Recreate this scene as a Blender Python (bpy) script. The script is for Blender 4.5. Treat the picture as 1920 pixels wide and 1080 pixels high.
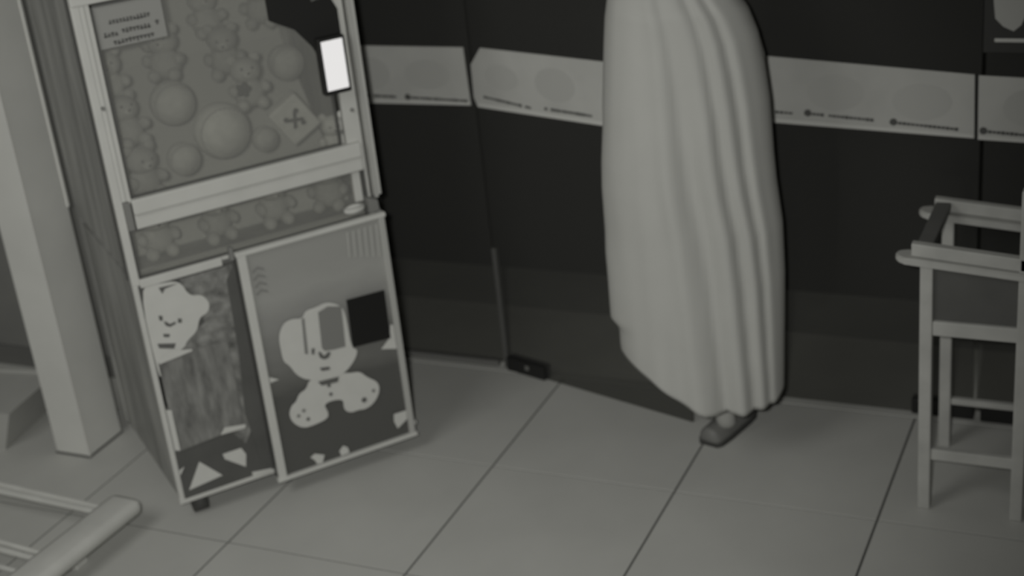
import bpy, bmesh, math, random
from mathutils import Vector, Matrix, noise
random.seed(7)
S = bpy.context.scene
for o in list(bpy.data.objects): bpy.data.objects.remove(o)
COL = S.collection
V = Vector; R = math.radians; PI = math.pi

# ------------------------------------------------------------------ camera
F, PITCH, ROLL, YAW, H = 2804.9751, 0.4178, -0.1102, -0.4588, 2.4159
fw = V((math.sin(YAW)*math.cos(PITCH), math.cos(YAW)*math.cos(PITCH), -math.sin(PITCH)))
rt = V((math.cos(YAW), -math.sin(YAW), 0)); up = rt.cross(fw)
r2 = rt*math.cos(ROLL)+up*math.sin(ROLL); u2 = -rt*math.sin(ROLL)+up*math.cos(ROLL)
cd = bpy.data.cameras.new('camera'); cam = bpy.data.objects.new('camera', cd); COL.objects.link(cam)
m = Matrix((r2, u2, -fw)).transposed().to_4x4(); m.translation = V((0, 0, H)); cam.matrix_world = m
cd.sensor_width = 36; cd.lens = F/1920*36; cd.clip_start = .05
cd.dof.use_dof = True; cd.dof.focus_distance = 2.9; cd.dof.aperture_fstop = 2.6
S.camera = cam

# ------------------------------------------------------------------ world, light, exposure
w = bpy.data.worlds.new('night'); S.world = w; w.use_nodes = True
bg = w.node_tree.nodes['Background']; bg.inputs[0].default_value = (.020, .020, .0178, 1); bg.inputs[1].default_value = 1
S.view_settings.view_transform = 'Standard'; S.view_settings.look = 'None'
S.view_settings.exposure = 0; S.view_settings.gamma = 1; S.view_settings.use_curve_mapping = False
def lamp(name, kind, loc, target, power, **k):
    l = bpy.data.lights.new(name, kind); l.energy = power; l.color = (1, 1, .955)
    for a, b in k.items(): setattr(l, a, b)
    o = bpy.data.objects.new(name, l); COL.objects.link(o); o.location = loc
    o.rotation_euler = (V(target)-V(loc)).to_track_quat('-Z', 'Y').to_euler(); return o
# the infrared lamp ring of the security camera, and an added weak fill for ambient light
lamp('infrared_lamp', 'SPOT', (-.12, -.05, 2.50), (-2.1, 3.3, .75), 298, shadow_soft_size=.045, spot_size=R(62), spot_blend=1.0)
lamp('ambient_fill', 'AREA', (-2.8, .5, 3.2), (-2.4, 3.3, .4), 26, shape='SQUARE', size=1.6)

# ------------------------------------------------------------------ materials
def mat(name, c, rough=.6, vary=.0, scale=8, spec=.3, bump=0, tint=(1, 1, .955), metal=0, emit=None, stretch=None):
    m = bpy.data.materials.new(name); m.use_nodes = True; nt = m.node_tree; b = nt.nodes['Principled BSDF']
    col = (c*tint[0], c*tint[1], c*tint[2], 1)
    b.inputs['Base Color'].default_value = col; b.inputs['Roughness'].default_value = rough
    b.inputs['Specular IOR Level'].default_value = spec; b.inputs['Metallic'].default_value = metal
    if vary or bump:
        tc = nt.nodes.new('ShaderNodeTexCoord'); n = nt.nodes.new('ShaderNodeTexNoise'); n.inputs['Scale'].default_value = scale
        n.inputs['Detail'].default_value = 4
        mp = nt.nodes.new('ShaderNodeMapping'); nt.links.new(tc.outputs['Object'], mp.inputs[0])
        if stretch: mp.inputs['Scale'].default_value = stretch
        nt.links.new(mp.outputs[0], n.inputs['Vector'])
        if vary:
            mr = nt.nodes.new('ShaderNodeMapRange'); mr.inputs[1].default_value = .25; mr.inputs[2].default_value = .75
            mr.inputs[3].default_value = 1-vary; mr.inputs[4].default_value = 1+vary
            mx = nt.nodes.new('ShaderNodeVectorMath'); mx.operation = 'SCALE'; mx.inputs[0].default_value = col[:3]
            nt.links.new(n.outputs['Fac'], mr.inputs[0]); nt.links.new(mr.outputs[0], mx.inputs['Scale'])
            nt.links.new(mx.outputs[0], b.inputs['Base Color'])
        if bump:
            bp = nt.nodes.new('ShaderNodeBump'); bp.inputs['Strength'].default_value = bump; bp.inputs['Distance'].default_value = .01
            nt.links.new(n.outputs['Fac'], bp.inputs['Height']); nt.links.new(bp.outputs[0], b.inputs['Normal'])
    if emit:
        b.inputs['Emission Color'].default_value = (1, .985, .975, 1); b.inputs['Emission Strength'].default_value = emit
    return m
def glass(name, t, gl=.03, haze=.0, hc=.3):
    m = bpy.data.materials.new(name); m.use_nodes = True; nt = m.node_tree; nt.nodes.clear()
    out = nt.nodes.new('ShaderNodeOutputMaterial'); tr = nt.nodes.new('ShaderNodeBsdfTransparent'); tr.inputs[0].default_value = (t, t, t*.98, 1)
    g = nt.nodes.new('ShaderNodeBsdfGlossy'); g.inputs['Roughness'].default_value = .08; g.inputs[0].default_value = (.8, .8, .8, 1)
    mx = nt.nodes.new('ShaderNodeMixShader'); mx.inputs[0].default_value = gl
    nt.links.new(tr.outputs[0], mx.inputs[1]); nt.links.new(g.outputs[0], mx.inputs[2]); last = mx
    if haze:
        df = nt.nodes.new('ShaderNodeBsdfDiffuse'); df.inputs[0].default_value = (hc, hc, hc*.96, 1)
        m2 = nt.nodes.new('ShaderNodeMixShader'); m2.inputs[0].default_value = haze
        nt.links.new(mx.outputs[0], m2.inputs[1]); nt.links.new(df.outputs[0], m2.inputs[2]); last = m2
    nt.links.new(last.outputs[0], out.inputs[0]); return m
M = dict(
    tile=mat('floor_tile', .50, .45, .06, 3, .35), grout=mat('grout', .13, .8),
    column=mat('painted_column', .60, .7, .05, 5), guard=mat('corner_guard', .72, .4),
    wall=mat('dim_wall', .20, .8, .12, 3), base=mat('baseboard', .14, .6), plaster=mat('ceiling_paint', .5, .8),
    pave=mat('pavement', .66, .85, .1, 4), road=mat('road', .36, .9, .15, 3), dirt=mat('dark_ground', .06, .9, .1, 2),
    sill=mat('sill', .17, .45), fitting=mat('patch_fitting', .02, .5), jamb=mat('door_edge', .12, .4),
    band=mat('sign_film', .46, .6, .10, 5, stretch=(1, 1, 1)), bandedge=mat('sign_film_edge', .56, .6), logo=mat('sign_logo', .43, .6), ink=mat('sign_ink', .09, .7),
    frame=mat('machine_frame', .56, .45, .05, 10), frameshade=mat('machine_frame_inner', .42, .5), seam=mat('rubber_seam', .10, .6),
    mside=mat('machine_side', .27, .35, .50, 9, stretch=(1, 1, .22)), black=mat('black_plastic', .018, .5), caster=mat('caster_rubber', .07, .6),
    deck=mat('machine_interior', .6, .7), steel=mat('claw_steel', .5, .3, metal=.6),
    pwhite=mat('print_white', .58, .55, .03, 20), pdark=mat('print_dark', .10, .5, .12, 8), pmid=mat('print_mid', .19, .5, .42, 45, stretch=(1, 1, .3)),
    pgrey=mat('print_grey', .22, .5), pink=mat('print_ink', .12, .6), pblack=mat('print_black', .012, .5), swirl=mat('print_swirl', .20, .5, .6, 30),
    card=mat('notice_card', .30, .6), screen=mat('lit_screen', .1, .4, emit=.74),
    robe=mat('robe_cloth', .46, .85, .03, 6, .1), skin=mat('skin', .42, .6), hair=mat('hair', .04, .6), shoe=mat('shoe', .17, .5), sole=mat('shoe_sole', .06, .6),
    wood=mat('chair_wood', .45, .55, .12, 12, stretch=(1, 1, 1)), woodd=mat('chair_dark_board', .13, .5, .1, 10), seat=mat('chair_seat', .105, .6, .1, 8),
    rack=mat('rack_wood', .62, .5, .08, 9), bin=mat('storage_bin', .44, .7, .05, 6), eye=mat('toy_eye', .02, .3),
    poster=mat('poster_dark', .045, .6), shape=mat('poster_shape', .42, .6),
)
for i, c in enumerate((.50, .60, .44, .40, .56, .34)): M['plush%d' % i] = mat('plush_%d' % i, c, .9, .12, 30, .1, .2)
M['plushdark'] = mat('plush_dark', .03, .9)
M['doorglass'] = glass('door_glass', .62, .006, .068, .40)
M['mglass'] = glass('machine_glass', .94, .01, .25, .42)
# box print: dark field of the picture, room reflections painted in as the paler top
def box_print_reflect():
    m = mat('box_print_reflect', .1, .5); nt = m.node_tree; b = nt.nodes['Principled BSDF']
    tc = nt.nodes.new('ShaderNodeTexCoord'); sp = nt.nodes.new('ShaderNodeSeparateXYZ'); nt.links.new(tc.outputs['Object'], sp.inputs[0])
    n = nt.nodes.new('ShaderNodeTexNoise'); n.inputs['Scale'].default_value = 7
    mp = nt.nodes.new('ShaderNodeMapping'); mp.inputs['Scale'].default_value = (1, 1, 2.2); nt.links.new(tc.outputs['Object'], mp.inputs[0]); nt.links.new(mp.outputs[0], n.inputs['Vector'])
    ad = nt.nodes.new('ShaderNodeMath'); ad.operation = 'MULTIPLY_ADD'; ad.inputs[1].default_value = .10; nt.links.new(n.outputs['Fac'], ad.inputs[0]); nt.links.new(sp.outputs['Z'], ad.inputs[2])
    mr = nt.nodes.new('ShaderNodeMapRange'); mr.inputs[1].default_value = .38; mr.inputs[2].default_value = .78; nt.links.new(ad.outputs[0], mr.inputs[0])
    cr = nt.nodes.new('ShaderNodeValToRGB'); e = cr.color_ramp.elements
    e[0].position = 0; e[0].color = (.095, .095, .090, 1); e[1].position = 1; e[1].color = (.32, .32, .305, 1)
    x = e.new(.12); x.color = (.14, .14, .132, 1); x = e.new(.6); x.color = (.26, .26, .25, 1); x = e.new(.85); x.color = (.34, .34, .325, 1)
    nt.links.new(mr.outputs[0], cr.inputs[0]); nt.links.new(cr.outputs[0], b.inputs['Base Color']); return m
M['boxreflect'] = box_print_reflect()

# ------------------------------------------------------------------ mesh helpers
class MB:
    def __init__(s): s.bm = bmesh.new()
    def box(s, c, d, rz=0, bev=0, rot=None):
        r = bmesh.ops.create_cube(s.bm, size=1)['verts']
        mt = Matrix.Translation(V(c)) @ (rot if rot else Matrix.Rotation(rz, 4, 'Z')) @ Matrix.Diagonal((d[0], d[1], d[2], 1))
        bmesh.ops.transform(s.bm, matrix=mt, verts=r)
        if bev:
            es = list({e for v in r for e in v.link_edges}); bmesh.ops.bevel(s.bm, geom=es, offset=bev, segments=2, affect='EDGES', profile=.6)
        return s
    def ell(s, c, r, seg=16, rings=10, rot=None):
        v = bmesh.ops.create_uvsphere(s.bm, u_segments=seg, v_segments=rings, radius=1)['verts']
        mt = Matrix.Translation(V(c)) @ (rot if rot else Matrix.Identity(4)) @ Matrix.Diagonal((r[0], r[1], r[2], 1))
        bmesh.ops.transform(s.bm, matrix=mt, verts=v); return s
    def tube(s, a, b, ra, rb=None, seg=12):
        a, b = V(a), V(b); rb = ra if rb is None else rb; L = (b-a).length
        v = bmesh.ops.create_cone(s.bm, cap_ends=True, segments=seg, radius1=ra, radius2=rb, depth=L)['verts']
        q = (b-a).to_track_quat('Z', 'Y').to_matrix().to_4x4()
        bmesh.ops.transform(s.bm, matrix=Matrix.Translation((a+b)/2) @ q, verts=v); return s
    def bar(s, a, b, w, h, bev=.003):   # square bar from a to b; w across, h vertical
        a, b = V(a), V(b); d = (b-a); L = d.length; q = d.to_track_quat('X', 'Z').to_matrix().to_4x4()
        return s.box((a+b)/2, (L, w, h), bev=bev, rot=q)
    def prism(s, pts, y0, y1):          # outline in x,z, thickness along y
        f = [s.bm.verts.new((x, y0, z)) for x, z in pts]; g = [s.bm.verts.new((x, y1, z)) for x, z in pts]
        s.bm.faces.new(f); s.bm.faces.new(g[::-1])
        for i in range(len(pts)):
            j = (i+1) % len(pts); s.bm.faces.new((f[j], f[i], g[i], g[j]))
        return s
    def flat(s, pts, z0, z1):           # outline in x,y, thickness along z
        f = [s.bm.verts.new((x, y, z0)) for x, y in pts]; g = [s.bm.verts.new((x, y, z1)) for x, y in pts]
        s.bm.faces.new(f[::-1]); s.bm.faces.new(g)
        for i in range(len(pts)):
            j = (i+1) % len(pts); s.bm.faces.new((f[i], f[j], g[j], g[i]))
        return s
    def build(s, name, material, parent=None, smooth=False, sub=0):
        bmesh.ops.recalc_face_normals(s.bm, faces=s.bm.faces)
        me = bpy.data.meshes.new(name); s.bm.to_mesh(me); s.bm.free(); me.materials.append(M[material])
        if smooth: me.polygons.foreach_set('use_smooth', [True]*len(me.polygons))
        o = bpy.data.objects.new(name, me); COL.objects.link(o)
        if parent: o.parent = parent
        if sub:
            sm = o.modifiers.new('sub', 'SUBSURF'); sm.levels = sm.render_levels = sub
        return o
def empty(name, loc=(0, 0, 0), rz=0):
    o = bpy.data.objects.new(name, None); COL.objects.link(o); o.location = loc; o.rotation_euler = (0, 0, rz); return o
def tag(o, label, cat, group=None):
    o['label'] = label; o['category'] = cat
    if group: o['group'] = group
    return o
def struct(o): o['kind'] = 'structure'; return o
def copy_tree(o, parent=None):
    c = o.copy(); COL.objects.link(c)
    if parent: c.parent = parent
    for ch in list(o.children): copy_tree(ch, c)
    return c
def circ(cx, cz, r, n=14, rz=None):
    rz = r if rz is None else rz
    return [(cx+r*math.cos(2*PI*i/n), cz+rz*math.sin(2*PI*i/n)) for i in range(n)]

# ------------------------------------------------------------------ floor
fl = struct(MB().box((-1.6, 1.615, -.024), (9.0, 5.28, .04)).build('floor', 'grout'))
tile_me = None
for i in range(-4, 8):
    for j in range(-4, 2):
        x0, y0 = -2.519+.6*i, 3.010+.6*j
        if tile_me is None:
            t = MB().box((0, 0, -.007), (.5925, .5925, .014), bev=0).build('tile', 'tile', fl); tile_me = t.data
        else:
            t = bpy.data.objects.new('tile', tile_me); COL.objects.link(t); t.parent = fl
        t.location = (x0+.3, y0+.3, random.uniform(-.0004, .0))
struct(MB().box((-1.6, 4.493, -.034), (14, .474, .06)).build('trim_1', 'pave'))
struct(MB().box((-1.6, 4.925, -.08), (14, .41, .10)).build('trim_2', 'road'))
struct(MB().box((-1.6, 12.1, -.17), (40, 14.0, .10)).build('trim_3', 'dirt'))
struct(MB().box((-1.6, 4.234, -.007), (9.0, .038, .014)).build('trim_5', 'tile'))
# rest of the room, outside the picture
struct(MB().box((-4.62, 2.4, 1.5), (.12, 3.4, 3.0)).build('wall_left', 'plaster'))

# ------------------------------------------------------------------ glass front
GY = 4.25
w1 = struct(empty('window_1'))
MB().box((-2.83, GY, 1.6), (1.346, .010, 3.16)).build('pane', 'doorglass', w1)
MB().box((-2.85, GY, .012), (1.34, .030, .022), bev=.003).build('sill', 'sill', w1)
def band(parent, outline, y0, y1, lines, logos, edge):
    b = MB().prism(outline, y0, y1).build('sign_band', 'band', parent); s = (y0 < y1) and -1 or 1; yf = y0
    MB().prism(edge, yf-.0012, yf-.0004).build('border', 'bandedge', b)
    for (xa, za, xb, zb, dot) in lines:
        mb = MB(); n = max(4, int((xb-xa)/.012)); rr = random.Random(int(xa*999))
        for k in range(n):                          # a line of letters too small to read
            if rr.random() < .06: continue
            u = (k+.5)/n; hgt = rr.uniform(.006, .010)
            mb.box((xa+(xb-xa)*u, yf-.0014, za+(zb-za)*u), ((xb-xa)/n*.86, .0012, hgt))
        if dot: mb.prism(circ(xa+.012, za+.001, .011, 12), yf-.0022, yf-.0010)
        mb.build('text_line', 'ink', b)
    for (cx, cz, a, c) in logos: MB().prism(circ(cx, cz, a, 20, c), yf-.001, yf-.0003).build('faint_print', 'logo', b)
    return b
band(w1, [(-3.5, .961), (-2.171, .973), (-2.176, 1.170), (-3.5, 1.170)], GY-.010, GY-.0055,
     [(-2.60, .997, -2.445, .995, 0), (-2.415, .995, -2.18, .988, 1), (-2.85, .999, -2.66, .997, 0)], [(-2.32, 1.075, .085, .05), (-2.53, 1.075, .07, .055)],
     [(-3.5, .963), (-2.172, .975), (-2.172, .984), (-3.5, .973)])
def door_leaf(name, hinge, ang, L):
    e = struct(empty(name, (hinge[0], hinge[1], 0), ang)); sg = 1 if L > 0 else -1; A = abs(L)
    MB().box((L/2, 0, 1.322), (A-.012, .010, 2.636)).build('pane', 'doorglass', e)
    return e
LA = math.atan2(4.013-4.24, -1.369+2.15)
d1 = door_leaf('door_1', (-2.15, 4.24), LA, .80)
d1['label'] = 'glass door leaf swung inwards behind the robed person'
MB().box((.105, 0, .030), (.17, .040, .052), bev=.004).build('patch_fitting', 'fitting', d1)
MB().box((.115, -.021, .036), (.016, .004, .016), bev=.001).build('screw', 'sill', d1)
MB().box((.007, 0, .235), (.016, .020, .46), bev=.003).build('edge_strip', 'jamb', d1)
band(d1, [(.014, .973), (.001, 1.006), (.004, 1.116), (.052, 1.176), (.790, 1.182), (.790, .976)], -.010, -.0055,
     [(.045, 1.012, .245, .998, 0), (.30, 1.003, .49, 1.002, 0), (.55, 1.0, .75, 1.0, 0)], [(.13, 1.085, .07, .042), (.35, 1.085, .08, .055), (.62, 1.09, .08, .05)],
     [(.016, .975), (.788, .978), (.788, .990), (.02, .988)])
d2 = door_leaf('door_2', (-.545, GY), 0, -.80)
MB().box((-.095, 0, .030), (.19, .040, .052), bev=.004).build('patch_fitting', 'fitting', d2)
band(d2, [(-.790, .974), (-.604, .951), (-.021, .925), (-.024, 1.115), (-.63, 1.159), (-.790, 1.168)], -.010, -.0055,
     [(-.604, .986, -.548, .983, 0), (-.515, .985, -.307, .970, 1), (-.262, .966, -.065, .951, 1)], [(-.42, 1.05, .085, .055), (-.17, 1.03, .085, .055)],
     [(-.790, .976), (-.604, .953), (-.023, .927), (-.023, .937), (-.604, .965), (-.790, .988)])
w2 = struct(empty('window_2'))
MB().box((.355, GY, 1.34), (1.79, .010, 2.62)).build('pane', 'doorglass', w2)
MB().box((.36, GY, .012), (1.77, .030, .022), bev=.003).build('sill', 'jamb', w2)
MB().box((-.475, GY-.003, .030), (.10, .042, .052), bev=.004).build('patch_fitting', 'fitting', w2)
band(w2, [(-.556, .922), (1.2, .865), (1.2, 1.05), (-.558, 1.113)], GY-.010, GY-.0055,
     [(-.553, .949, -.36, .937, 1), (-.30, .935, -.1, .928, 1)], [(-.42, 1.02, .07, .055), (-.15, 1.0, .08, .055)],
     [(-.555, .923), (1.2, .867), (1.2, .877), (-.555, .934)])
ps = empty('poster', (-.478, GY-.0075, 1.20))
tag(ps, 'dark poster with a pale shield shape on the glass above the high chair', 'poster')
MB().box((.02, 0, .09), (.18, .003, .22)).build('sheet', 'poster', ps)
MB().prism([(-.046, .135), (.038, .135), (.041, .09), (.030, .060), (.010, .042), (-.018, .055), (-.040, .078)], -.0035, -.0018).build('shield_print', 'shape', ps)
MB().box((.015, -.0025, .016), (.11, .0016, .010)).build('underline_print', 'bandedge', ps)
# opaque wall left of the glass, behind the column
struct(MB().box((-4.0, 3.93, 1.5), (1.00, .16, 3.0)).build('wall_back', 'wall'))
struct(MB().box((-4.0, 3.842, .04), (1.00, .016, .08), bev=.003).build('baseboard_back', 'base'))

# ------------------------------------------------------------------ column
cl = struct(empty('trim_4'))
MB().box((-3.35, 3.405, 1.503), (.14, .175, 2.994), bev=.004).build('column_shaft', 'column', cl)
MB().box((-3.35, 3.405, .003), (.146, .181, .006)).build('base_joint', 'base', cl)
MB().box((-3.2795, 3.4905, 1.92), (.008, .010, 2.16), bev=.002).build('corner_guard', 'guard', cl)
MB().box((-3.2795, 3.3195, 1.5), (.003, .006, 3.0)).build('corner_bead', 'column', cl)

# ------------------------------------------------------------------ claw machine
MA = V((-2.712, 3.064, 0)); MZ = R(52); W, D, TOP = .790, .66, 1.86
cm = empty('claw_machine', MA, MZ)
tag(cm, 'tall pale claw machine with printed bears, full of soft toys', 'claw machine')
P = lambda: MB()
# lower cabinet
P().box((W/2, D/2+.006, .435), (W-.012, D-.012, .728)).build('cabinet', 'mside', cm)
P().box((W/2, .004, .076), (W+.008, .022, .014), bev=.002).build('base_rail', 'frame', cm)
P().box((.1425, -.002, .802), (.245, .020, .026), bev=.003).build('sill_rail', 'frame', cm)
for x, y in ((.065, .05), (.70, .05), (.08, D-.07), (.72, D-.07)):
    c = P().tube((x-.022, y, .033), (x+.022, y, .033), .033, seg=18).build('caster', 'caster', cm, True)
    P().box((x, y, .064), (.052, .034, .012), bev=.003).build('fork', 'black', c)
# front corner posts
l = P().box((.011, .012, 1.307), (.024, .026, 1.026), bev=.004).build('corner_post', 'frame', cm)
P().box((.007, .010, .437), (.016, .024, .716), bev=.003).build('corner_post', 'frame', cm)
P().box((.035, .010, 1.425), (.026, .020, .77), bev=.002).build('corner_post', 'frame', cm)
P().box((.033, .006, 1.425), (.0025, .016, .77)).build('groove', 'frameshade', l)
r = P().box((W-.011, .012, 1.345), (.024, .026, .95), bev=.004).build('corner_post', 'frame', cm)
P().box((W-.060, .010, 1.315), (.050, .020, .90), bev=.002).build('corner_post', 'frame', cm)
P().box((W-.018, -.003, 1.315), (.012, .006, .90), bev=.001).build('edge_trim', 'frameshade', cm)
for x in (.012, W-.012): P().box((x, D-.012, .945), (.024, .026, 1.75), bev=.004).build('corner_post', 'mside', cm)
for x, z in ((.026, 1.322), (W-.055, 1.150)): P().tube((x, -.006, z), (x, .002, z), .006, seg=10).build('screw', 'pgrey', cm)
P().box((-.0005, .052, 1.30), (.004, .012, 1.0)).build('side_seam', 'seam', cm)
# middle rail under the big window
mr_ = P().box((.392, -.005, 1.031), (.695, .030, .044), bev=.004).build('window_rail', 'frame', cm)
P().box((.392, -.003, .986), (.695, .026, .042), bev=.004).build('window_rail', 'frame', cm)
P().box((.392, -.0195, 1.0085), (.69, .004, .003)).build('groove', 'frameshade', mr_)
P().box((.030, -.010, 1.008), (.018, .022, .082), bev=.002).build('rail_end_cap', 'pgrey', cm)
P().box((W/2, .010, 1.732), (W, .030, .256), bev=.004).build('header', 'frame', cm)
P().box((W/2, D/2, TOP-.02), (W, D, .04), bev=.004).build('top_panel', 'frame', cm)
for x0, x1, z0, z1 in ((.049, .686, 1.053, 1.60), (.024, .735, .815, .966)):
    sm = P()
    sm.box(((x0+x1)/2, .001, z0+.003), (x1-x0, .008, .006)); sm.box(((x0+x1)/2, .001, z1-.003), (x1-x0, .008, .006))
    sm.box((x0+.003, .001, (z0+z1)/2), (.006, .008, z1-z0)); sm.box((x1-.003, .001, (z0+z1)/2), (.006, .008, z1-z0))
    sm.build('window_gasket', 'seam', cm)
P().box((.7385, .004, .89), (.012, .014, .15)).build('window_gasket', 'seam', cm)
P().box((.367, .006, 1.327), (.64, .004, .548)).build('window_glass', 'mglass', cm)
P().box((.380, .006, .891), (.71, .004, .150)).build('window_glass', 'mglass', cm)
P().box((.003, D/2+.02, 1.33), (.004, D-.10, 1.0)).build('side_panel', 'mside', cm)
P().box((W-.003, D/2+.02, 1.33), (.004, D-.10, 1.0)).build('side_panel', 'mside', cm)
P().box((W/2, D-.008, 1.33), (W-.05, .008, 1.04)).build('back_panel', 'deck', cm)
P().prism([(.05, 0), (.05, .01), (W-.05, .01), (W-.05, 0)], 0, .01).bm.free()
P().box((W/2, .04, .806), (W-.03, .07, .012)).build('deck', 'deck', cm)
rb = MB()
f = [rb.bm.verts.new(v) for v in ((.03, .21, .79), (W-.03, .21, .79), (W-.03, .63, 1.26), (.03, .63, 1.26), (.03, .63, .79), (W-.03, .63, .79))]
for q in ((0, 1, 2, 3), (0, 3, 4), (1, 5, 2), (0, 4, 5, 1), (2, 5, 4, 3)): rb.bm.faces.new([f[k] for k in q])
rb.build('prize_ramp', 'deck', cm)
ca = P().box((.40, .33, 1.80), (.16, .14, .05), bev=.006).build('claw_carriage', 'black', cm)
P().tube((.40, .33, 1.78), (.40, .33, 1.66), .004).build('cable', 'steel', ca)
cw = P().ell((.40, .33, 1.65), (.03, .03, .022)).build('claw', 'steel', cm, True)
for k in range(3):
    a = k*2*PI/3+.4; c, s_ = math.cos(a), math.sin(a)
    P().tube((.40+.02*c, .33+.02*s_, 1.645), (.40+.07*c, .33+.07*s_, 1.61), .005).tube((.40+.07*c, .33+.07*s_, 1.61), (.40+.045*c, .33+.045*s_, 1.55), .005).build('prong', 'steel', cw)
# prize box standing proud of the cabinet
BX0, BX1, BY, BZ0, BZ1 = .300, .766, -.050, .066, .822
pb = P().box(((BX0+BX1)/2, BY+.008, (BZ0+BZ1)/2), (BX1-BX0, .014, BZ1-BZ0)).build('prize_box', 'boxreflect', cm)
P().box((BX0+.012, BY-.001, (BZ0+BZ1)/2), (.026, .016, BZ1-BZ0), bev=.003).build('box_edge', 'frame', pb)
P().box((BX1-.009, BY-.001, (BZ0+BZ1)/2), (.020, .014, BZ1-BZ0), bev=.003).build('box_edge', 'frameshade', pb)
P().box(((BX0+BX1)/2, BY+.000, BZ1+.004), (BX1-BX0+.01, .020, .014), bev=.003).build('box_edge', 'frame', pb)
P().box(((BX0+BX1)/2, BY-.002, BZ0), (BX1-BX0+.012, .020, .013), bev=.003).build('box_edge', 'frame', pb)
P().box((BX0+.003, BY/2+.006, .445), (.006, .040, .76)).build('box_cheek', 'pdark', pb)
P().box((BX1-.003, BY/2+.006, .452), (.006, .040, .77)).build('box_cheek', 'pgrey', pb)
P().prism([(BX1-.034, .83), (BX1+.0, .83), (BX1-.002, .866), (BX1-.034, .880)], -.028, .0).build('box_cheek', 'pgrey', pb)
P().box((BX0-.006, -.012, .82), (.012, .02, .04), bev=.002).build('box_cheek', 'pgrey', pb)
def pr(pts, material, name, y, parent, t=.0012):
    if name == 'printed_bear':          # round the outline
        for _ in range(2): pts = [q for a, b in zip(pts, pts[1:]+pts[:1]) for q in ((a[0]*.75+b[0]*.25, a[1]*.75+b[1]*.25), (a[0]*.25+b[0]*.75, a[1]*.25+b[1]*.75))]
    return P().prism(pts, y-t, y).build(name, material, parent)
Y0 = BY+.001
B = {
  'face': [(0.378, 0.541), (0.399, 0.576), (0.428, 0.582), (0.46, 0.572), (0.473, 0.595), (0.506, 0.595), (0.542, 0.603), (0.582, 0.581), (0.597, 0.552), (0.597, 0.43), (0.618, 0.418), (0.603, 0.387), (0.571, 0.359), (0.545, 0.35), (0.506, 0.352), (0.444, 0.368), (0.411, 0.397), (0.396, 0.435), (0.379, 0.453), (0.377, 0.492)],
  'patch': [(0.511, 0.578), (0.544, 0.588), (0.586, 0.575), (0.579, 0.441), (0.54, 0.443), (0.511, 0.448), (0.504, 0.46)],
  'line': [(0.457, 0.575), (0.465, 0.573), (0.458, 0.455), (0.448, 0.458)],
  'eye': [(0.471, 0.468), (0.481, 0.468), (0.477, 0.449), (0.469, 0.449)],
  'nose': [(0.49, 0.45), (0.497, 0.45), (0.506, 0.432), (0.523, 0.442), (0.529, 0.436), (0.519, 0.422), (0.504, 0.421), (0.492, 0.431)],
  'mouth': [(0.486, 0.398), (0.517, 0.392), (0.518, 0.382), (0.491, 0.386)],
  'body': [(0.45, 0.372), (0.545, 0.354), (0.565, 0.353), (0.584, 0.346), (0.613, 0.342), (0.634, 0.314), (0.666, 0.288), (0.669, 0.255), (0.646, 0.221), (0.613, 0.208), (0.589, 0.214), (0.563, 0.212), (0.541, 0.231), (0.547, 0.271), (0.478, 0.276), (0.492, 0.237), (0.484, 0.219), (0.443, 0.213), (0.404, 0.213), (0.374, 0.242), (0.366, 0.276), (0.38, 0.303), (0.395, 0.308), (0.41, 0.334), (0.435, 0.34)],
  'collar': [(0.474, 0.353), (0.542, 0.348), (0.537, 0.332), (0.483, 0.337)],
}
bb = pr(B['body'], 'pwhite', 'printed_bear', Y0-.0045, pb)
pr(B['face'], 'pwhite', 'printed_bear', Y0-.0065, pb)
for k in ('patch', 'line'): pr(B[k], 'pgrey', 'face_patch', Y0-.0085, pb)
for k in ('eye', 'nose', 'mouth', 'collar'): pr(B[k], 'pink', 'printed_feature', Y0-.0095 if k != 'collar' else Y0-.0075, pb)
for i, (x, z) in enumerate([(0.507, 0.329), (0.508, 0.298), (0.423, 0.24), (0.612, 0.242), (0.414, 0.273), (0.395, 0.261), (0.647, 0.263)]):
    pr(circ(x, z, .006 if i != 3 else .009, 10), 'pink' if i < 4 else 'pgrey', 'printed_dot', Y0-.0068, pb)
for pts in ([(0.694, 0.393), (0.727, 0.422), (0.735, 0.465), (0.745, 0.461), (0.745, 0.378)], [(0.327, 0.418), (0.356, 0.4), (0.327, 0.398)],
            [(0.703, 0.158), (0.746, 0.157), (0.745, 0.126), (0.709, 0.104), (0.7, 0.132)],
            [(0.409, 0.107), (0.425, 0.115), (0.455, 0.1), (0.445, 0.075), (0.427, 0.077), (0.421, 0.093)], [(0.505, 0.095), (0.52, 0.109), (0.534, 0.098), (0.537, 0.078), (0.509, 0.076)]):
    pr(pts, 'pwhite', 'print_shade_shape', Y0-.0045, pb)
pr([(0.605, 0.591), (0.731, 0.587), (0.728, 0.423), (0.602, 0.431)], 'pblack', 'black_square', Y0-.0090, pb, .002)
for k in range(6):
    x = .640+k*.019; pr([(x, .80), (x+.006, .802), (x+.001, .725-.006*k), (x-.004, .72-.004*k)], 'frameshade', 'printed_stripe', Y0-.0042, pb, .0008)
for k in range(4):
    z = .77-k*.024; pr([(.335, z-.008), (.352, z+.004), (.372, z-.006), (.371, z-.012), (.352, z-.003), (.336, z-.014)], 'pgrey', 'printed_stripe', Y0-.0042, pb, .0008)
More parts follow.
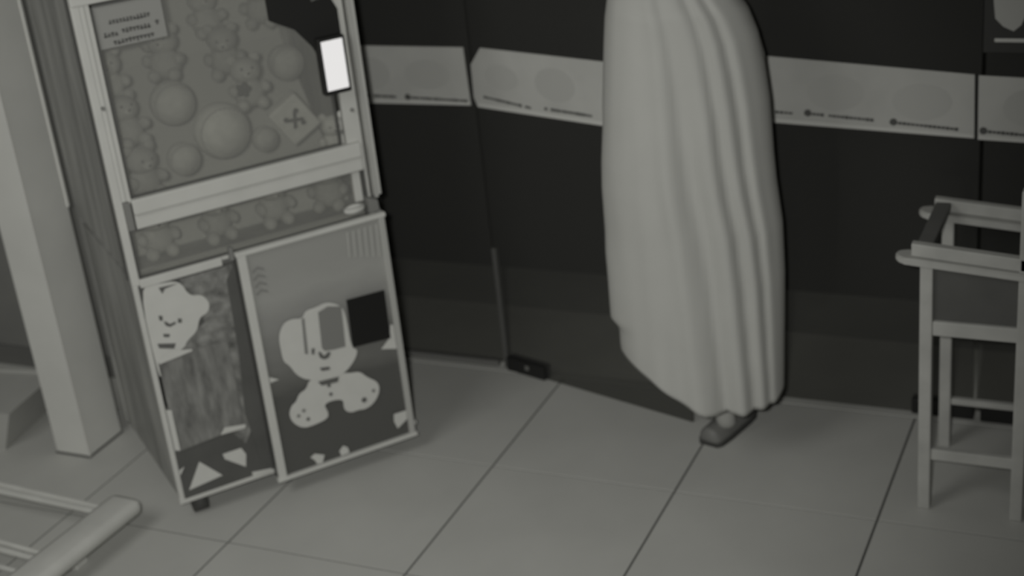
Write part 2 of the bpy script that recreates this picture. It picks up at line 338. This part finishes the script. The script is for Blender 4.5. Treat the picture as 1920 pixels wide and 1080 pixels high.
# left part of the cabinet front
YL = .0
pr([(.014, .082), (.300, .082), (.300, .790), (.014, .790)], 'pdark', 'front_print', YL, cm, .004)
YL = -.0045
L_ = [('pwhite', [(0.0145, 0.797), (0.068, 0.788), (0.133, 0.781), (0.151, 0.724), (0.188, 0.719), (0.206, 0.687), (0.197, 0.658), (0.167, 0.651), (0.154, 0.611), (0.118, 0.59), (0.106, 0.57), (0.063, 0.559), (0.030, 0.535), (0.026, 0.50), (0.0145, 0.511)], 'printed_bear', 2),
      ('pwhite', [(0.024, 0.545), (0.126, 0.556), (0.126, 0.562), (0.07, 0.575), (0.024, 0.56)], 'print_shade_shape', 6),
      ('swirl', [(0.133, 0.783), (0.292, 0.783), (0.292, 0.30), (0.23, 0.20), (0.10, .40), (0.10, 0.59), (0.183, 0.63)], 'printed_swirl', 0),
      ('pmid', [(0.022, 0.549), (0.126, 0.557), (0.233, 0.553), (0.238, 0.264), (0.022, 0.248)], 'mottled_panel', 3),
      ('pblack', [(0.0145, 0.505), (0.026, 0.502), (0.024, 0.4), (0.0145, 0.403)], 'printed_slot', 1),
      ('pwhite', [(0.0145, 0.395), (0.030, 0.389), (0.030, 0.252), (0.0145, 0.256)], 'print_shade_shape', 4),
      ('pwhite', [(0.158, 0.259), (0.174, 0.279), (0.239, 0.268), (0.237, 0.256)], 'print_shade_shape', 5),
      ('pwhite', [(0.031, 0.109), (0.079, 0.192), (0.14, 0.121)], 'printed_triangle', 1),
      ('pwhite', [(0.153, 0.191), (0.213, 0.191), (0.224, 0.165), (0.216, 0.123), (0.157, 0.172)], 'print_shade_shape', 1),
      ('pwhite', [(0.0145, 0.184), (0.032, 0.192), (0.0145, 0.167)], 'print_shade_shape', 1),
      ('pwhite', [(0.231, 0.098), (0.294, 0.088), (0.292, 0.074), (0.232, 0.083)], 'print_shade_shape', 1)]
L_.append(('pdark', [(.268, .74), (.299, .785), (.299, .10), (.268, .11), (.245, .30), (.262, .5)], 'print_shade_shape', 2))  # dark strip: shadow of the prize box cheek painted on the cabinet front
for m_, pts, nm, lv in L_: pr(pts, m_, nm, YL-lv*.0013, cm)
for pts in ([(0.069, 0.776), (0.124, 0.773), (0.086, 0.768), (0.076, 0.755)], [(0.052, 0.693), (0.063, 0.688), (0.061, 0.674), (0.052, 0.677)],
            [(0.105, 0.667), (0.116, 0.663), (0.113, 0.65), (0.103, 0.654)], [(0.063, 0.67), (0.07, 0.668), (0.079, 0.657), (0.096, 0.66), (0.096, 0.653), (0.078, 0.648), (0.067, 0.655)],
            [(0.054, 0.633), (0.073, 0.627), (0.069, 0.618), (0.054, 0.623)], [(0.032, 0.608), (0.084, 0.593), (0.076, 0.578), (0.034, 0.593)]):
    pr(pts, 'pink', 'printed_feature', YL-.0042, cm)
# notice card with three lines of writing too blurred to read
nc = pr([(.052, 1.478), (.240, 1.478), (.240, 1.597), (.052, 1.597)], 'card', 'notice_card', .0035, cm)
for (xa, xb, z, sd) in ((.090, .204, 1.546, 1), (.070, .110, 1.513, 2), (.120, .200, 1.517, 3), (.213, .225, 1.521, 6), (.092, .205, 1.490, 4)):
    tl = MB(); rr = random.Random(sd); n = max(1, int((xb-xa)/.0095))
    for k in range(n):
        x = xa+(xb-xa)*(k+.5)/n; hh = rr.uniform(.009, .014)
        tl.box((x, .0018, z+rr.uniform(-.001, .001)), ((xb-xa)/n*.55, .0012, hh)); tl.box((x, .0018, z+rr.choice((-.003, .003))), ((xb-xa)/n*.95, .0012, .004))
    tl.build('text_line', 'pink', nc)
# lit payment screen
sc = P().box((.691, -.020, 1.302), (.082, .030, .168), bev=.004).build('screen_unit', 'black', cm)
P().box((.692, -.0362, 1.304), (.066, .0030, .146), bev=.001).build('lit_screen', 'screen', sc)
P().prism([(.53, 1.46), (.60, 1.42), (.645, 1.36), (.668, 1.31), (.735, 1.31), (.735, 1.455), (.715, 1.50), (.66, 1.485), (.655, 1.595), (.53, 1.595)], -.006, .0045).build('screen_bracket', 'black', cm)

# ------------------------------------------------------------------ soft toys in the machine
MW = Matrix.Translation(MA) @ Matrix.Rotation(MZ, 4, 'Z')
def toy_bear(material, name='plush_bear'):
    e = empty(name)
    P().ell((0, 0, -.035), (.052, .045, .050)).build('body', material, e, True)
    P().ell((0, -.004, .038), (.050, .045, .043)).build('head', material, e, True)
    for s in (-1, 1):
        P().ell((s*.038, 0, .075), (.018, .010, .018), 12, 8).build('ear', material, e, True)
        P().ell((s*.052, -.022, -.020), (.018, .030, .020), 12, 8).build('arm', material, e, True)
        P().ell((s*.032, -.040, -.068), (.022, .030, .022), 12, 8).build('leg', material, e, True)
        P().ell((s*.017, -.046, .048), (.0042, .003, .0042), 8, 6).build('eye', 'eye', e, True)
    sn = P().ell((0, -.044, .030), (.018, .014, .014), 12, 8).build('snout', 'plush4', e, True)
    P().ell((0, -.058, .033), (.006, .004, .004), 8, 6).build('nose', 'eye', sn, True)
    return e
protos = [toy_bear('plush%d' % i) for i in range(4)]
used = [False]*4
def place_toy(kind, x, y, z, rz, tilt, s, label, group):
    if used[kind]: o = copy_tree(protos[kind])
    else: o = protos[kind]; used[kind] = True
    o.matrix_world = MW @ Matrix.Translation((x, y, z)) @ Matrix.Rotation(rz, 4, 'Z') @ Matrix.Rotation(tilt, 4, 'X') @ Matrix.Diagonal((s, s, s, 1))
    tag(o, label, 'toy', group); return o
rr = random.Random(5)
spots = []
RY = ((.105, .912), (.118, 1.085), (.215, 1.215), (.335, 1.325), (.475, 1.420))
for r_, (y, z) in enumerate(RY):
    for c_, x in enumerate((.120, .300, .480, .660)):
        spots.append((r_, c_, x+(.02 if (r_, c_) == (2, 2) else 0), y, z+(.03 if (r_, c_) in ((3, 1), (2, 2)) else 0)))
skip = {(1, 1), (1, 2), (1, 3), (2, 1), (2, 3), (3, 3)}
for r_, c_, x, y, z in spots:
    if (r_, c_) in skip: continue
    kd = (r_*3+c_*2+r_*c_) % 4
    lab = '%s toy bear %s, %s' % (('grey', 'pale', 'dark grey', 'soft grey')[kd], ('in the low window', 'lowest in the big window', 'in the middle of the toy heap', 'in the upper toy heap', 'on top of the toy heap')[r_],
        ('at the far left', 'second from the left', 'second from the right', 'at the far right')[c_])
    place_toy(kd, x, y, z, rr.uniform(-.5, .3), rr.uniform(-.2, .2), .92, lab, 'soft toys in the claw machine')
place_toy(1, .705, .105, 1.058, -.2, .1, .75, 'small pale toy bear in the lower right corner of the big window', 'soft toys in the claw machine')
def ball(x, y, z, r, material, label, name='toy_ball'):
    e = empty(name); e.matrix_world = MW @ Matrix.Translation((x, y, z))
    P().ell((0, 0, 0), (r, r*.92, r), 28, 18).build('cover', material, e, True)
    t = MB(); n = 32
    for k in range(n):
        a, b = 2*PI*k/n, 2*PI*(k+1)/n; t.tube((r*.86*math.cos(a), -r*.46, r*.86*math.sin(a)), (r*.86*math.cos(b), -r*.46, r*.86*math.sin(b)), .003, seg=6)
    t.build('seam', 'plush3', e, True); tag(e, label, 'toy'); return e
ball(.374, .135, 1.143, .083, 'plush1', 'largest round grey toy ball in the middle of the claw machine window')
ball(.271, .235, 1.229, .066, 'plush4', 'smaller round toy ball up and left of the largest ball in the claw machine')
ball(.650, .285, 1.258, .055, 'plush0', 'round toy ball beneath the lit screen side of the claw machine window')
ball(.238, .095, 1.100, .048, 'plush0', 'small round toy ball at the lower left of the largest ball')
ball(.487, .100, 1.098, .038, 'plush2', 'small round toy ball between the largest ball and the tilted pale box')
tb = empty('toy_box'); tb.matrix_world = MW @ Matrix.Translation((.590, .115, 1.135)) @ Matrix.Rotation(-.15, 4, 'Z') @ Matrix.Rotation(R(-32), 4, 'Y')
tag(tb, 'pale square box with dark crossed mark tilted among the soft toys', 'box')
P().box((0, 0, 0), (.105, .06, .125), bev=.008).build('carton', 'plush1', tb)
cr_ = P()
for a in (.6, -.9, 2.2): cr_.box((.0, -.031, 0), (.052, .002, .010), rot=Matrix.Rotation(a, 4, 'Y'))
for x, z in ((.02, .02), (-.02, .018), (.014, -.022)): cr_.prism(circ(x, z, .008, 10), -.0335, -.031)
cr_.build('cross_print', 'eye', tb)
dk = empty('plush_flower'); dk.matrix_world = MW @ Matrix.Translation((.470, .160, 1.238)); tag(dk, 'small dark flower-shaped toy left of the tilted pale box in the claw machine', 'toy')
P().ell((0, 0, 0), (.013, .012, .013)).build('centre', 'plushdark', dk, True)
for k in range(5): P().ell((.015*math.cos(k*1.257), 0, .015*math.sin(k*1.257)), (.010, .008, .010), 10, 6).build('petal', 'plushdark', dk, True)
cu = empty('toy_cup'); cu.matrix_world = MW @ Matrix.Translation((.692, -.012, .850)); tag(cu, 'small pale dish at the right end of the low window above the prize box', 'dish')
P().ell((0, 0, 0), (.034, .012, .016)).build('bowl', 'plush1', cu, True)
P().ell((0, -.001, .007), (.036, .013, .004), 20, 6).build('rim', 'frameshade', cu, True)

# ------------------------------------------------------------------ person in the long robe
C0 = V((-1.25, 3.86, 0)); vd = V((-.306, .952, 0)); la = V((.952, .306, 0))
pe = empty('person', (C0.x, C0.y, 0)); tag(pe, 'person in a long pale loose robe and dark shoes stepping beside the open glass door', 'person')
T = lambda l, d, z: la*l + vd*d + V((0, 0, z))      # lateral, forward (away), up ; person-local
prof = [(.02, -.275, .190), (.155, -.275, .197), (.223, -.278, .200), (.306, -.280, .203), (.401, -.284, .206), (.474, -.283, .209), (.614, -.282, .213), (.768, -.283, .211), (.902, -.290, .197), (.983, -.290, .192), (1.142, -.282, .186), (1.25, -.272, .174), (1.33, -.264, .160), (1.40, -.256, .135), (1.455, -.245, .095), (1.50, -.215, .055), (1.54, -.12, .0)]
def wid(z):
    for a, b in zip(prof, prof[1:]):
        if z <= b[0]:
            t = max(0, (z-a[0])/(b[0]-a[0])); return a[1]+(b[1]-a[1])*t, a[2]+(b[2]-a[2])*t
    return prof[-1][1:]
hemp = [(-.31, .40), (-.27, .375), (-.235, .355), (-.19, .325), (-.10, .255), (-.046, .215), (.0, .212), (.06, .208), (.12, .212), (.16, .215), (.21, .25)]
def hem(l):
    for a, b in zip(hemp, hemp[1:]):
        if l <= b[0]: t = max(0, (l-a[0])/(b[0]-a[0])); return a[1]+(b[1]-a[1])*t
    return hemp[-1][1]
bm = bmesh.new(); NS, NR = 120, 90; rows = []
folds = [(-1.55, -.010, .05, .2), (-.9, -.012, .05, .25), (-1.2, -.010, .05, .24), (-2.15, .012, .30, .10), (-1.75, .016, .12, .16), (-1.35, .016, .10, .22), (-1.05, .012, .085, .26), (-.75, .010, .10, .25), (-2.6, .010, .22, .05), (1.0, .012, .2, 0), (1.8, .014, .2, 0), (2.5, .012, .2, 0), (.2, .01, .2, 0)]
for k in range(NR+1):
    row = []
    for i in range(NS):
        th = 2*PI*i/NS; s = k/NR
        c, sn = math.cos(th), math.sin(th)
        hz = hem(-.05+.24*c)-(.02 if sn > 0 else 0)
        z = hz+(1.54-hz)*s; L, Rr = wid(z); cx = (L+Rr)/2; hw = (Rr-L)/2
        dep = .14 if sn < 0 else .115
        if z > 1.42: dep *= max(.45, 1-(z-1.42)*4)
        rad = 1.0; tt = th if th <= PI else th-2*PI; f = 0
        for (a0, amp, wd, drift) in folds:
            aa = a0+drift*(.9-z)*1.3; q = (tt-aa)/wd; f += amp*math.exp(-q*q)*(1-.55*max(0, (z-.9)/.55))
        f += .004*noise.noise(V((c*4, sn*4, z*2.2)))*1.2
        edge = abs(c)**3; f *= (1-edge*.85)
        dl = -.024*max(0, -c)**8*min(1, max(0, (z-.46)/.03))*min(1, max(0, (1.1-z)/.4))
        ww = math.copysign(abs(c)**.85, c)
        row.append(bm.verts.new(T(cx+hw*ww+dl, (dep+f*1.5)*math.copysign(abs(sn)**.9, sn), z)))
    rows.append(row)
for a, b in zip(rows, rows[1:]):
    for i in range(NS): j = (i+1) % NS; bm.faces.new((a[i], a[j], b[j], b[i]))
me = bpy.data.meshes.new('robe'); bm.to_mesh(me); bm.free(); me.materials.append(M['robe']); me.polygons.foreach_set('use_smooth', [True]*len(me.polygons))
ro = bpy.data.objects.new('robe', me); COL.objects.link(ro); ro.parent = pe
sd = ro.modifiers.new('thick', 'SOLIDIFY'); sd.thickness = .004
def skin_mesh(name, pts, edges, radii, material, parent, sub=2):
    me = bpy.data.meshes.new(name); me.from_pydata([tuple(p) for p in pts], edges, []); me.materials.append(M[material])
    o = bpy.data.objects.new(name, me); COL.objects.link(o); o.parent = parent
    o.modifiers.new('skin', 'SKIN').use_smooth_shade = True
    for i, r in enumerate(radii): me.skin_vertices[0].data[i].radius = (r, r)
    me.skin_vertices[0].data[0].use_root = True
    sb = o.modifiers.new('sub', 'SUBSURF'); sb.levels = sb.render_levels = sub
    return o
O = -.045
bp_ = []; be = []; br = []
def chain(start, lst):
    prev = start
    for p_, r in lst:
        bp_.append(p_); br.append(r); k = len(bp_)-1
        if prev is not None: be.append((prev, k))
        prev = k
    return prev
pel = chain(None, [(T(O, -.01, .88), .11)])
che = chain(pel, [(T(O, -.01, 1.05), .10), (T(O, 0, 1.22), .12)])
neck = chain(che, [(T(O, 0, 1.45), .055), (T(O, .005, 1.54), .05), (T(O, .012, 1.61), .07)])
ank1 = chain(pel, [(T(O+.07, 0, .80), .075), (T(O+.06, .03, .45), .052), (T(.018, .075, .13), .034), (T(.02, .085, .06), .034), (T(.035, .16, .04), .028)])
ank2 = chain(pel, [(T(O-.07, 0, .80), .075), (T(O-.02, .10, .48), .052), (T(O+.15, .07, .20), .035)])
for s in (-1, 1):
    h = chain(che, [(T(O+s*.13, 0, 1.36), .055), (T(O+s*.18, .02, 1.15), .04), (T(O+s*.12, .17, 1.02), .030), (T(O+s*.08, .25, 1.05), .024), (T(O+s*.065, .30, 1.06), .026)])
    for q in range(4):
        a = T(O+s*(.085-.016*q), .325, 1.065); chain(h, [(a, .009), (a+vd*(.030+.004*(q in (1, 2)))+V((0, 0, -.008)), .008), (a+vd*.045+V((0, 0, -.03)), .007)])
    a = T(O+s*.045, .295, 1.075); chain(h, [(a, .010), (a+vd*.03+V((0, 0, .015)), .008)])
body = skin_mesh('body', bp_, be, br, 'skin', pe)
# head
hb = MB().ell((0, 0, 0), (.073, .092, .112), 28, 20)
for v in hb.bm.verts:
    x, y, z = v.co
    if y > 0: v.co.x *= 1-.18*max(0, -z/.11); v.co.y += .012*max(0, 1-abs(z+.09)/.05)
    if y > .06 and abs(x) < .016 and -.035 < z < .02: v.co.y += .020*(1-abs(z+.02)/.05)
RH = Matrix.Rotation(math.atan2(-vd.x, vd.y), 4, 'Z'); HC = T(O, .015, 1.665)
def onhead(o): o.matrix_local = Matrix.Translation(HC) @ RH; return o
onhead(hb.build('head', 'skin', pe, True, 1))
for s in (-1, 1):
    onhead(MB().ell((s*.030, .080, .008), (.012, .008, .007), 12, 8).build('eye', 'pwhite', pe, True))
    onhead(MB().ell((s*.075, -.004, -.004), (.010, .020, .030), 12, 8).build('ear', 'skin', pe, True))
onhead(MB().ell((0, .094, -.052), (.024, .006, .006), 12, 6).build('mouth', 'shoe', pe, True))
hh = MB().ell((0, -.012, .022), (.083, .098, .106), 28, 18)
bmesh.ops.delete(hh.bm, geom=[v for v in hh.bm.verts if v.co.y > .045 and v.co.z < .07 or v.co.z < -.06], context='VERTS')
onhead(hh.build('hair', 'hair', pe, True))
for s in (-1, 1):   # loose sleeves over the arms
    sl = MB(); sl.tube(T(O+s*.15, 0, 1.37), T(O+s*.175, .03, 1.14), .062, .064, 20); sl.tube(T(O+s*.175, .03, 1.14), T(O+s*.10, .20, 1.03), .064, .075, 20)
    sl.build('sleeve', 'robe', pe, True, 1)
def shoe(loc, rz, pitch):
    e = MB()
    prof2 = [(-.125, .030, .045), (-.11, .040, .050), (-.06, .045, .045), (0, .046, .050), (.06, .047, .050), (.10, .044, .042), (.13, .030, .030), (.142, .012, .018)]
    rows = []
    for y, hw, h in prof2:
        rows.append([e.bm.verts.new((hw*math.cos(a), y, max(.008, .012+h*math.sin(a) if math.sin(a) > 0 else .008))) for a in [PI*k/10-.0 for k in range(11)]])
    for a, b in zip(rows, rows[1:]):
        for i in range(10): e.bm.faces.new((a[i], a[i+1], b[i+1], b[i]))
        e.bm.faces.new((a[0], b[0], b[10], a[10]))
    e.bm.faces.new(rows[0]); e.bm.faces.new(rows[-1][::-1])
    o = e.build('shoe', 'shoe', pe, True); o.matrix_local = Matrix.Translation(loc) @ Matrix.Rotation(rz, 4, 'Z') @ Matrix.Rotation(pitch, 4, 'X')
    so = MB().flat([(hw*1.06, y) for y, hw, h in prof2]+[(-hw*1.06, y) for y, hw, h in prof2[::-1]], 0, .014).build('sole', 'sole', o)
shoe(V((-1.268, 4.010, 0))-C0, R(-14), 0)
shoe(T(O+.12, .095, .12), R(0), R(-28))

# ------------------------------------------------------------------ wooden high chair
hc = empty('high_chair', (-.48, 3.89, 0)); tag(hc, 'wooden restaurant high chair with rounded arm boards in front of the glass', 'chair')
X0, X1, YN, YF = -.127, .123, -.175, .180
for x, y, t in ((X0, YN, .762), (X0, YF, .75), (X1, YN, .98), (X1, YF, .98)):
    P().box((x, y, t/2), (.034, .034, t), bev=.005).build('leg', 'wood', hc)
for y in (YN, YF):
    s = -1 if y < 0 else 1
    ab = P(); z0 = .744+(.014 if y < 0 else 0); xs = -.182; xe = .14
    out = [(xe, y-.030), (xe, y+.030)]+[(xs-.028*math.sin(a), y+.028*math.cos(a)) for a in [PI*k/10 for k in range(11)]]
    ab.flat(out, z0, z0+.020); bmesh.ops.bevel(ab.bm, geom=ab.bm.edges[:], offset=.004, segments=2, affect='EDGES')
    for v in ab.bm.verts: v.co.z -= (v.co.x+.15)*.085
    ab.build('arm_board', 'wood', hc)
    tr = P().box((-.014, y+(.006 if y > 0 else -.004), .784+(.014 if y < 0 else 0)), (.305, .026, .036), bev=.003)
    for v in tr.bm.verts: v.co.z -= (v.co.x+.15)*.085
    tr.build('top_rail', 'wood', hc)
    P().box((0, y, .571), (.22, .024, .042), bev=.003).build('seat_rail', 'wood', hc)
    P().box((0, y, .178 if y < 0 else .155), (.22, .020, .034 if y < 0 else .020), bev=.003).build('stretcher', 'wood', hc)
P().box((-.140, 0, .786), (.042, .33, .022), bev=.003).build('front_bar', 'woodd', hc)
P().box((0, YN+.004, .668), (.222, .010, .150), bev=.002).build('side_panel', 'seat', hc)
P().box((.0, 0, .560), (.25, .325, .014), bev=.003).build('seat', 'seat', hc)
for z in (.80, .90): P().box((X1, 0, z), (.018, .33, .05), bev=.003).build('back_slat', 'wood', hc)

# ------------------------------------------------------------------ foreground rack and bin
rk = empty('slatted_rack', (-2.86, 2.9, 0)); tag(rk, 'low slatted wooden rack with broad rounded end rail at the lower left', 'rack')
e = P().bar((-.005, .11, .085), (-.070, -1.0, .085), .115, .05, .022).build('end_rail', 'rack', rk, True)
P().bar((-1.1, .2, .085), (-1.16, -.9, .085), .075, .05, .018).build('end_rail', 'rack', rk)
for (ya, yb, wd, z) in ((.018, .072, .020, .098), (.052, .125, .014, .088), (-.245, -.155, .016, .098), (-.205, -.10, .012, .085), (-.30, -.215, .012, .085), (-.55, -.46, .02, .098)):
    P().bar((-.005, ya, z), (-1.12, yb, z), wd, .014, .004).build('slat', 'rack', rk)
for x, y in ((-.04, -.12), (-.06, -.75), (-1.1, .1), (-1.14, -.75)): P().box((x, y, .032), (.04, .05, .064), bev=.004).build('foot', 'rack', rk)
bn = empty('storage_bin', (-3.76, 3.41, 0), R(8)); tag(bn, 'low pale tapered storage bin on the floor left of the column', 'bin')
bt = MB(); q0 = [bt.bm.verts.new((x, y, 0)) for x, y in ((-.2, -.14), (.12, -.14), (.12, .14), (-.2, .14))]
q1 = [bt.bm.verts.new((x, y, .155)) for x, y in ((-.23, -.16), (.19, -.16), (.19, .16), (-.23, .16))]
bt.bm.faces.new(q0[::-1])
for i in range(4): j = (i+1) % 4; bt.bm.faces.new((q0[i], q0[j], q1[j], q1[i]))
q2 = [bt.bm.verts.new((x, y, .155)) for x, y in ((-.215, -.145), (.175, -.145), (.175, .145), (-.215, .145))]
q3 = [bt.bm.verts.new((x, y, .137)) for x, y in ((-.215, -.145), (.175, -.145), (.175, .145), (-.215, .145))]
for i in range(4): j = (i+1) % 4; bt.bm.faces.new((q1[i], q1[j], q2[j], q2[i])); bt.bm.faces.new((q2[i], q2[j], q3[j], q3[i]))
bt.build('tub', 'bin', bn); P().box((-.02, 0, .140), (.388, .288, .008)).build('lid', 'bin', bn)
